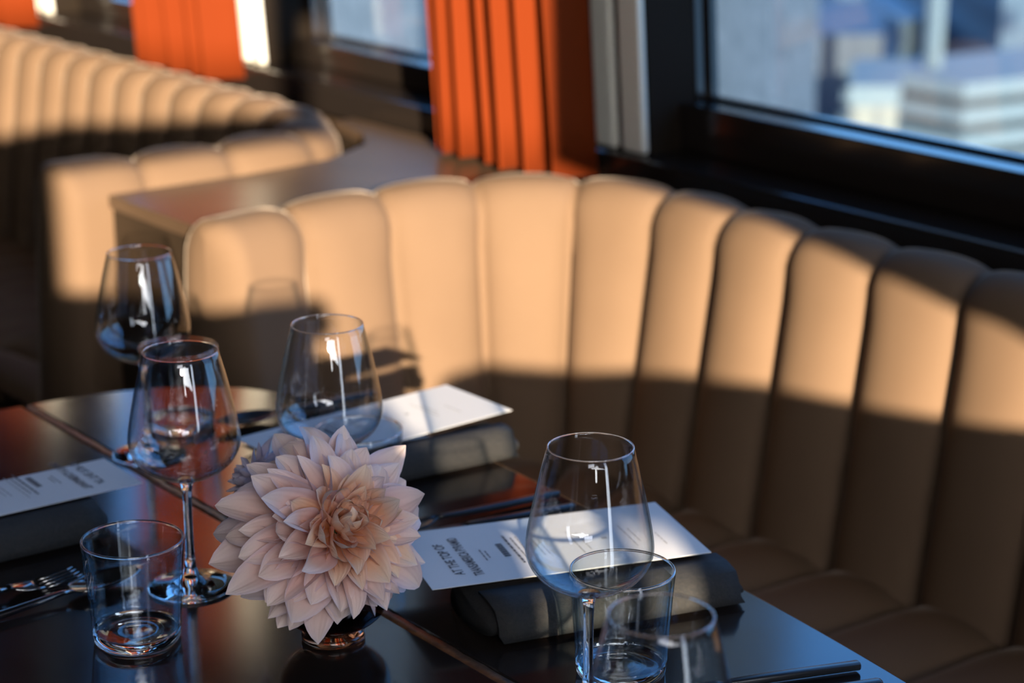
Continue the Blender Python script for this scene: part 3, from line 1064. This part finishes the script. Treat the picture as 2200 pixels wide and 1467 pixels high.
def cutlery(kind, label, x, y, rz, m, group):
    """handle end at local -X 0.1, head towards +X; origin mid"""
    root = thing(kind, label, kind, (x, y, TZ + 0.0006), (0, 0, rz), group)
    if kind == 'knife':
        link_mesh('handle', bar_mesh([(-.105, .0042, .0045, .0030), (-.104, .0046, .0045, .0036), (-.02, .0044, .0045, .0036), (.006, .0038, .0045, .003), (.010, .003, .0045, .0022)]), m, root)
        link_mesh('blade', bar_mesh([(.010, .0032, .0045, .0010), (.018, .0075, .0042, .0009), (.06, .0088, .0040, .0008), (.09, .0075, .004, .0007), (.108, .003, .004, .0005)]), m, root)
        return root
    link_mesh('handle', bar_mesh([(-.105, .0040, .0042, .0026), (-.103, .0046, .0042, .0032), (-.04, .0044, .0046, .0032), (.006, .0036, .0062, .0026), (.026, .0028, .0074, .0020), (.034, .0032, .0072, .0018)]), m, root)
    if kind == 'fork':
        bm = bmesh.new()
        secs = [(.034, .0034, .0072), (.042, .0080, .0056), (.050, .0112, .0040), (.060, .0120, .0032), (.066, .0120, .0032)]
        rows = [[(x_, w * (k / 6 * 2 - 1), z + .0012 * (k / 6 * 2 - 1) ** 2) for k in range(7)] for x_, w, z in secs]
        grid_mesh(bm, rows)
        o = link_mesh('fork_head', bm, m, root)
        so = o.modifiers.new('thick', 'SOLIDIFY'); so.thickness = .0014; so.offset = 0
        for k in range(4):
            yy = -.0102 + .0068 * k
            bm = bar_mesh([(.064, .0018, .0034, .0009), (.080, .0016, .0038, .0009), (.095, .0014, .0056, .0008), (.102, .0010, .0074, .0006)])
            bmesh.ops.translate(bm, vec=(0, yy, 0), verts=bm.verts[:])
            link_mesh('tine', bm, m, root)
    else:
        bm = bmesh.new()
        rows = []
        for i in range(15):
            v = i / 14
            x_ = .032 + .074 * v
            w = .0180 * (max(0.0, math.sin(PI * (v ** .85) * .985 + .03)) ** .62) + .0012
            d = .0075 * math.sin(PI * min(1, v * 1.02))
            zr = .0074 + .0022 * v
            rows.append([(x_, w * t, max(.0012, zr - d * (1 - t * t))) for t in [k / 5 - 1 for k in range(11)]])
        grid_mesh(bm, rows)
        o = link_mesh('spoon_bowl', bm, m, root)
        so = o.modifiers.new('thick', 'SOLIDIFY'); so.thickness = .0013; so.offset = 1
    return root


def by_ends(kind, label, hx, hy, dx, dy, m, group):
    d = Vector((dx, dy)).normalized()
    return cutlery(kind, label, hx + d.x * .105, hy + d.y * .105, math.atan2(d.y, d.x), m, group)


G1 = 'black cutlery on the table'
by_ends('fork', 'black fork between the dahlia and the right menu card, further from the card', 0.046, 1.906, -0.85, -0.527, M['black_metal'], G1)
by_ends('knife', 'black knife lying along the far edge of the right menu card', 0.060, 1.868, -0.90, -0.43, M['black_metal'], G1)
by_ends('knife', 'black knife at the bottom right table corner, handle pointing at the banquette', 0.281, 1.515, -0.956, -0.293, M['black_metal'], G1)
by_ends('fork', 'black fork at the bottom right table corner, handle nearest the camera', 0.2935, 1.484, -0.950, -0.312, M['black_metal'], G1)
G2 = 'dark polished cutlery on the table'
by_ends('fork', 'polished dark fork at the left edge of the table, tines towards the tumbler', -0.556, 1.579, 0.80, 0.60, M['gun_metal'], G2)
by_ends('spoon', 'polished dark spoon at the left edge, its bowl behind the front tumbler', -0.490, 1.565, 0.74, 0.67, M['gun_metal'], G2)
by_ends('spoon', 'dark spoon at the far table end behind the dahlia', -0.152, 2.232, -0.80, -0.60, M['black_metal'], G1)
by_ends('fork', 'dark fork beside the far menu card, under the back wine glass', -0.118, 2.160, -0.775, -0.63, M['black_metal'], G1)


# ------------------------------------------------------------------ the city outside
def prism(bm, pts, z0, z1):
    a = [bm.verts.new((x, y, z0)) for x, y in pts]
    b = [bm.verts.new((x, y, z1)) for x, y in pts]
    bm.faces.new(list(reversed(a))); bm.faces.new(b)
    n = len(pts)
    for k in range(n):
        bm.faces.new((a[k], a[(k + 1) % n], b[(k + 1) % n], b[k]))


GZ = -75.0


def building(label, pts, z1, m, parts=(), z0=GZ, group=None):
    cx = sum(p[0] for p in pts) / len(pts); cy = sum(p[1] for p in pts) / len(pts)
    root = thing('office_building', label, 'building', (cx, cy, GZ), group=group)
    inv = Matrix.Translation(-root.location)
    bm = bmesh.new(); prism(bm, pts, z0, z1)
    bmesh.ops.transform(bm, matrix=inv, verts=bm.verts[:])
    link_mesh('block', bm, m, root, smooth=False)
    for name, pp, a, b, mm in parts:
        bm = bmesh.new(); prism(bm, pp, a, b)
        bmesh.ops.transform(bm, matrix=inv, verts=bm.verts[:])
        link_mesh(name, bm, mm, root, smooth=False)
    return root


def az(u, y):
    return (u - 1100) / 4387.0 * y


# grey tower, seen edge on in the right window
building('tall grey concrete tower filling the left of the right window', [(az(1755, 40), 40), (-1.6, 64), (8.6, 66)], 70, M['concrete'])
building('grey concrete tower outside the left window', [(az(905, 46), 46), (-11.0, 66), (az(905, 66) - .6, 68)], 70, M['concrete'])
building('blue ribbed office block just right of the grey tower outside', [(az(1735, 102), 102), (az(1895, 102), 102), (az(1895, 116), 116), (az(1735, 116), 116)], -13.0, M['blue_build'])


def corner(u, y, a, b, dl=(-0.62, 0.78), dr=(0.86, 0.5), inset=0.0):
    x = az(u, y) + inset * (dl[0] + dr[0]); y = y + inset * (dl[1] + dr[1])
    a -= inset; b -= inset
    p0 = (x, y); p1 = (x + dl[0] * a, y + dl[1] * a); p3 = (x + dr[0] * b, y + dr[1] * b)
    p2 = (p1[0] + dr[0] * b, p1[1] + dr[1] * b)
    return [p0, p3, p2, p1]


parts = []
for k in range(4):
    z_ = -12.5 - 1.05 * k
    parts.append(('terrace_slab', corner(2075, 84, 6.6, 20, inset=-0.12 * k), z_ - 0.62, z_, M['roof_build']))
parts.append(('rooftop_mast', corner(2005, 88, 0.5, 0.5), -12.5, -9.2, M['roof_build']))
building('white terraced building with stepped floors in the right window', corner(2075, 84, 6.6, 20, inset=0.6), -12.7, M['shade_build'], parts)
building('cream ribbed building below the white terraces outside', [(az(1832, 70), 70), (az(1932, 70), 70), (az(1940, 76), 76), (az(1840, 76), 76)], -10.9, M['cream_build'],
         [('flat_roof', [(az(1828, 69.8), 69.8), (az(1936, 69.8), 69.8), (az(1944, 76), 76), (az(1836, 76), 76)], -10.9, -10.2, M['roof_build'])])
rnd = random.Random(5)
k = 0
descs = ['low pale block far behind the grey tower', 'low white block seen past the left window curtain', 'distant blue block above the white terraces',
         'distant wide block at the right end of the right window', 'far pale tower between the blue block and the terraces', 'far low block behind the cream ribbed building']
spec = [(1830, 110, 135, -14.5), (935, 110, 105, -9.0), (2080, 130, 190, -20), (2210, 130, 150, -14), (1945, 60, 240, -22), (1965, 70, 165, -21)]
for (u, wpx, y, top), d in zip(spec, descs):
    a, b = az(u - wpx / 2, y), az(u + wpx / 2, y)
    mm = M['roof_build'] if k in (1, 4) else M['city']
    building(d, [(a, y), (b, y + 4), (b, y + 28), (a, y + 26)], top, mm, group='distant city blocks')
    k += 1
bm = bmesh.new()
g = 1500
prism(bm, [(-g, 30), (g, 30), (g, 2 * g), (-g, 2 * g)], GZ - 1, GZ)
structure(link_mesh('ground', bm, M['street'], smooth=False))
